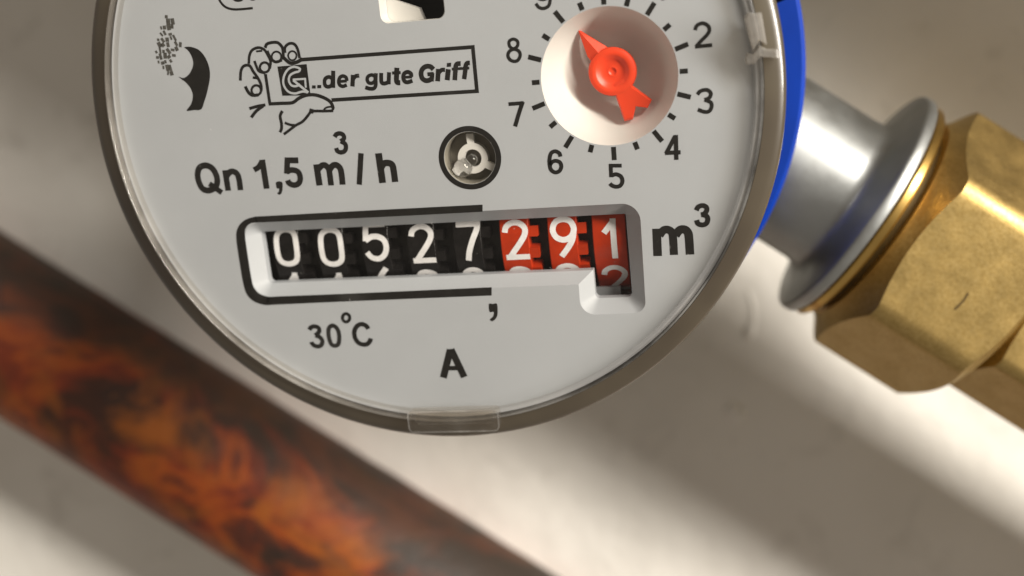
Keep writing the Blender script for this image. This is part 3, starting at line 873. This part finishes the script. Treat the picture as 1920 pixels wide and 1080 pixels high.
# counter drums
R0, YD, ZD = 9.0, -16.3, -11.4
G = {  # digit pen lines in mm, centred
 '0': [('c', [(-1.2, 0.9), (-1.2, -0.9), (-0.95, -1.7), (-0.35, -2.05), (0.35, -2.05), (0.95, -1.7), (1.2, -0.9), (1.2, 0.9), (0.95, 1.7), (0.35, 2.05), (-0.35, 2.05), (-0.95, 1.7)])],
 '1': [('l', [(0.3, 2.35), (0.3, -2.35)]), ('l', [(0.25, 1.95), (-0.75, 0.75)])],
 '2': [('s', [(-1.2, 0.95), (-1.0, 1.6), (-0.3, 2.03), (0.5, 1.95), (1.1, 1.4), (1.1, 0.7), (0.6, -0.15), (-0.3, -1.3), (-1.0, -2.2)]), ('l', [(-1.3, -2.03), (1.45, -2.03)])],
 '3': [('s', [(-1.2, 1.2), (-0.7, 1.9), (0.1, 2.05), (0.9, 1.7), (1.0, 0.9), (0.5, 0.2), (-0.2, 0.05)]), ('s', [(-0.2, 0.05), (0.8, -0.2), (1.2, -1.0), (0.9, -1.8), (0.1, -2.05), (-0.8, -1.8), (-1.25, -1.1)])],
 '5': [('l', [(1.2, 2.05), (-1.1, 2.05), (-1.22, 0.15)]), ('s', [(-1.25, 0.2), (-0.5, 0.62), (0.4, 0.58), (1.05, 0.1), (1.2, -0.75), (0.85, -1.6), (0.1, -2.05), (-0.7, -1.85), (-1.2, -1.2)])],
 '6': [('s', [(0.75, 2.35), (-0.1, 1.3), (-0.9, 0.0), (-1.2, -0.9)]), ('c', [(0, 0.25), (0.9, -0.1), (1.2, -0.9), (0.8, -1.8), (0, -2.05), (-0.8, -1.8), (-1.2, -0.9), (-0.9, -0.1)])],
 '7': [('l', [(-1.35, 2.0), (1.3, 2.0)]), ('s', [(1.2, 2.3), (1.1, 1.4), (0.5, 0.1), (0.0, -1.2), (-0.25, -2.35)])],
 '8': [('c', [(0, 2.05), (0.8, 1.75), (1.0, 1.1), (0.6, 0.4), (0, 0.2), (-0.6, 0.4), (-1.0, 1.1), (-0.8, 1.75)]), ('c', [(0, 0.2), (0.9, -0.2), (1.2, -0.95), (0.9, -1.75), (0, -2.05), (-0.9, -1.75), (-1.2, -0.95), (-0.9, -0.2)])],
 '9': [('c', [(0, 2.05), (0.85, 1.75), (1.2, 0.9), (0.85, 0.05), (0, -0.3), (-0.85, 0.05), (-1.2, 0.9), (-0.85, 1.75)]), ('s', [(1.2, 0.9), (1.0, -0.2), (0.5, -1.1), (-0.45, -2.3)])],
}
def dense(p, step=0.25):
    out = []
    for a, b in zip(p[:-1], p[1:]):
        k = max(1, int(math.dist(a, b) / step))
        out += [(a[0] + (b[0] - a[0]) * i / k, a[1] + (b[1] - a[1]) * i / k) for i in range(k)]
    return out + [p[-1]]
def on_drum(x, y, r):
    a = y / R0
    return (x, YD + r * math.sin(a), ZD + r * math.cos(a))

def drum_mesh(x0, x1, toothed, off):
    vs, fs = [], []
    n = 132
    prof = [(x0, 2.0), (x0, R0 - 0.08), (x0 + 0.08, R0), (x1 - 0.08, R0), (x1, R0 - 0.08), (x1, 2.0)]
    for i in range(n):
        a = 2 * math.pi * i / n
        for x, r in prof:
            vs.append((x, YD + r * math.sin(a), ZD + r * math.cos(a)))
    for i in range(n):
        j = (i + 1) % n
        for q in range(len(prof)):
            q2 = (q + 1) % len(prof)
            fs.append((i * 6 + q, j * 6 + q, j * 6 + q2, i * 6 + q2))
    tv, tf = [], []
    if toothed:
        for t in range(22):
            a0 = 2 * math.pi * t / 22 + off
            da = 2 * math.pi / 22 * 0.48
            o = len(tv)
            for x in (x1 - 0.02, x1 + 1.05):
                for r in (R0 - 1.6, R0 - 0.03):
                    for a in (a0, a0 + da):
                        tv.append((x, YD + r * math.sin(a), ZD + r * math.cos(a)))
            tf += [tuple(o + i for i in q) for q in ((0, 1, 3, 2), (4, 5, 7, 6), (0, 1, 5, 4), (2, 3, 7, 6), (0, 2, 6, 4), (1, 3, 7, 5))]
    return (vs, fs), (tv, tf)

digits = ['0', '0', '5', '2', '7', '2', '9', '1']
nexts = ['1', '1', '6', '3', '8', '3', '0', '2']
prevs = ['9', '9', '4', '1', '6', '1', '8', '0']
cents = [-15.85, -16.15, -15.75, -16.25, -16.2, -16.35, -16.25, -16.75]
for k in range(8):
    red = k >= 5
    x0 = 6.43 + 5.53 * (k - 5)
    x1 = x0 + 3.3
    if k == 7:
        x0, x1 = 17.0, 20.75
    yo = cents[k] - YD
    A, Bt = drum_mesh(x0, x1, k < 7, (yo + 0.35) / R0)
    dr = mk('number_drum', A[0], A[1], 'drum_red' if red else 'drum_black', meter, 25)
    if Bt[0]:
        mk('toothed_rim', Bt[0], Bt[1], 'drum_red' if red else 'drum_black', dr)
    xc = x0 + 1.78 if k < 7 else 19.05
    for g, dy in ((digits[k], 0.0), (nexts[k], -5.654)):
        vs, fs = [], []
        for qi, (kind, pts) in enumerate(G[g]):
            if kind == 'l':
                pts = dense(pts)
            else:
                pts = smooth_line(pts, kind == 'c', 5)
            p2, ff = ribbon(pts, 0.66, kind == 'c')
            o = len(vs)
            vs += [on_drum(xc + x, y + yo + dy, R0 + 0.02 + 0.004 * qi) for x, y in p2]
            fs += [tuple(i + o for i in t) for t in ff]
        mk('digit', vs, fs, 'digit', dr)
# spindle, light ledge under the last drum, dark backing
vs, fs = [], []
for i in range(24):
    a = 2 * math.pi * i / 24
    for x in (-24, 23):
        vs.append((x, YD + 7.2 * math.sin(a), ZD + 7.2 * math.cos(a)))
fs = [(2 * i, 2 * ((i + 1) % 24), 2 * ((i + 1) % 24) + 1, 2 * i + 1) for i in range(24)]
mk('drum_spindle', vs, fs, 'dark', meter, 30)
v, f = prism([(16.6, -24.4), (19.5, -24.4), (19.5, -22.9), (16.6, -22.9)], -6.5, -4.6)
mk('counter_ledge', v, f, 'plate', meter)
v, f = lathe([(0, -22.0), (34.0, -22.0)], n=96)
mk('inner_floor', v, f, 'dark', meter)

# small dial well and pointer
prof = [(7.25, 0.0), (7.2, -0.1), (7.05, -0.45), (6.7, -1.3), (6.0, -2.7), (5.0, -4.2), (3.9, -5.5), (2.9, -6.3), (1.6, -6.7), (0, -6.75)]
v, f = lathe(prof, DC, 128)
mk('dial_well', v, f, 'white', meter, 40)
HC = (20.4, 1.65)
v, f = lathe([(0.9, -6.7), (0.9, -3.6), (2.35, -3.55), (2.6, -3.3), (2.6, -2.75), (2.5, -2.55), (2.25, -2.45), (1.95, -2.4), (1.7, -2.5), (1.35, -2.85), (0.7, -2.95), (0.45, -2.9), (0.3, -3.05), (0, -3.1)], HC, 64)
hub = mk('dial_pointer', v, f, 'red', meter, 40)
hub['label'] = 'red arrow pointer with a forked tail'
TIP = (16.93, 6.45)
vs = [(TIP[0], TIP[1], -3.2), (19.85, 4.35, -3.5), (17.8, 3.45, -3.5), (20.75, 3.5, -3.5), (18.55, 2.3, -3.5),
      (TIP[0] + 0.05, TIP[1] - 0.1, -2.9), (19.85, 4.35, -2.95), (17.8, 3.45, -2.95), (20.75, 3.5, -2.95), (18.55, 2.3, -2.95), (18.9, 3.95, -2.55), (19.55, 3.05, -2.6)]
fs = [(0, 1, 3, 4, 2), (5, 6, 10), (5, 10, 7), (6, 8, 11, 10), (7, 10, 11, 9), (0, 5, 6, 1), (1, 6, 8, 3), (0, 2, 7, 5), (2, 4, 9, 7), (3, 8, 11, 9, 4)]
mk('arrow_tip', vs, fs, 'red', hub)
TAIL = [(21.75, 0.95), (22.47, -0.05), (24.43, -1.68), (23.93, -2.5), (22.68, -2.24), (22.25, -3.6), (21.34, -3.76), (20.6, -1.1), (20.3, 0.2)]
v, f = prism(TAIL, -3.5, -2.55, 0.22)
mk('forked_tail', v, f, 'red', hub)

# flow indicator: star wheel in a round hole with a clear pin
v, f = lathe([(2.9, 0.0), (2.84, -0.1), (2.84, -2.6), (0, -2.6)], IC, 64)
cup = mk('indicator_cup', v, f, plain('grey brown cup', (0.26, 0.24, 0.20), 0.5), meter, 30)
v, f = lathe([(0.95, -1.6), (1.0, -0.9), (1.7, -0.9), (1.78, -1.6)], (IC[0] + 0.1, IC[1] - 0.2), 48)
star = mk('star_wheel', v, f, 'white', meter, 30)
for ad in (92, -28, 212):
    a = math.radians(ad)
    c, s = math.cos(a), math.sin(a)
    q = [(1.6, -0.4), (2.72, -0.42), (2.72, 0.42), (1.6, 0.4)]
    v, f = prism([(IC[0] + 0.1 + x * c - y * s, IC[1] - 0.2 + x * s + y * c) for x, y in q], -1.5, -0.92)
    mk('spoke', v, f, 'white', star)
pc = (3.35, -7.45)
v, f = lathe([(0, -1.35), (0.95, -1.35), (1.05, -0.9), (1.0, -0.35), (0.75, 0.1), (0.4, 0.3), (0, 0.36)], pc, 40)
mk('clear_pin', v, f, 'pin', meter, 60)
v, f = lathe([(0, -1.38), (0.5, -1.38), (0.62, -1.1), (0.55, -0.7), (0.3, -0.45), (0, -0.4)], (IC[0] + 0.0, IC[1] - 0.35), 32)
mk('pivot', v, f, 'pin', meter, 60)

# clear cover: flat window, ribbed rim, bottom tab and side clasp (it sits 1 mm above the plate)
def seat(vs):
    return [(-0.5 + x * 1.0154, -0.17 + y * 1.0154, z - 1.8 if z > -10 else z) for x, y, z in vs]
v, f = lathe([(0, 2.6), (35.05, 2.6), (35.05, 3.1), (0, 3.1)], n=160)
mk('clear_cover', seat(v), f, 'cover', meter, 30)
rp = [(35.1, 2.2), (35.1, 3.2), (35.17, 3.42), (35.3, 3.5), (35.45, 3.42), (35.52, 3.2), (35.6, 3.2), (35.68, 3.45), (35.82, 3.58), (35.97, 3.5),
      (36.07, 3.2), (36.1, 3.0), (36.1, 0.6), (35.4, 0.8)]
v, f = lathe(rp, n=240, closed=True)
mk('cover_rim', seat(v), f, 'rim', meter, 35)
v, f = lathe([(36.15, 3.05), (36.4, 3.0), (37.4, 2.75), (38.0, 2.5), (38.27, 2.2), (38.35, 1.7), (38.35, -21.5), (37.95, -21.5), (37.95, -2.5), (37.6, -2.2), (36.9, -1.0), (36.15, -0.2)], n=240, closed=True)
mk('cover_skirt', seat(v), f, 'skirt', meter, 35)
tb = rounded([(-4.85, -34.35), (-4.85, -36.85), (5.7, -36.75), (5.7, -34.25)], [0.5, 0.6, 0.6, 0.5], 5)
v, f = prism(tb, 2.9, 4.4, 0.25)
tab = mk('rim_tab', seat(v), f, 'tab', meter)
v, f = prism([(x * 0.88 + 0.05, -35.45 + (y + 35.45) * 0.55) for x, y in tb], 2.95, 3.9, 0.3)
mk('tab_core', seat(v), f, 'tab', tab)
p2, ff = ribbon(tb, 0.2, True)
mk('tab_edge', seat([(x, y, 4.42) for x, y in p2]), ff, 'tab_edge', tab)
cl = [(34.3, 6.4), (34.75, 4.4), (35.03, 3.28), (35.72, 4.16), (36.43, 3.69), (36.2, 5.4), (36.0, 6.8), (35.3, 6.75), (34.8, 6.9)]
v, f = prism(cl, 3.2, 5.1, 0.2)
clasp = mk('side_clasp', seat(v), f, M['clasp'], meter)
v, f = prism([(34.3, 2.4), (34.5, 3.0), (35.1, 2.75), (35.75, 3.6), (36.4, 3.2), (37.5, 3.1), (37.6, 2.3), (36.2, 2.5), (35.8, 2.6), (35.2, 1.9), (34.4, 1.9)], 3.2, 4.6, 0.15)
mk('clasp_catch', seat(v), f, M['clasp'], clasp)
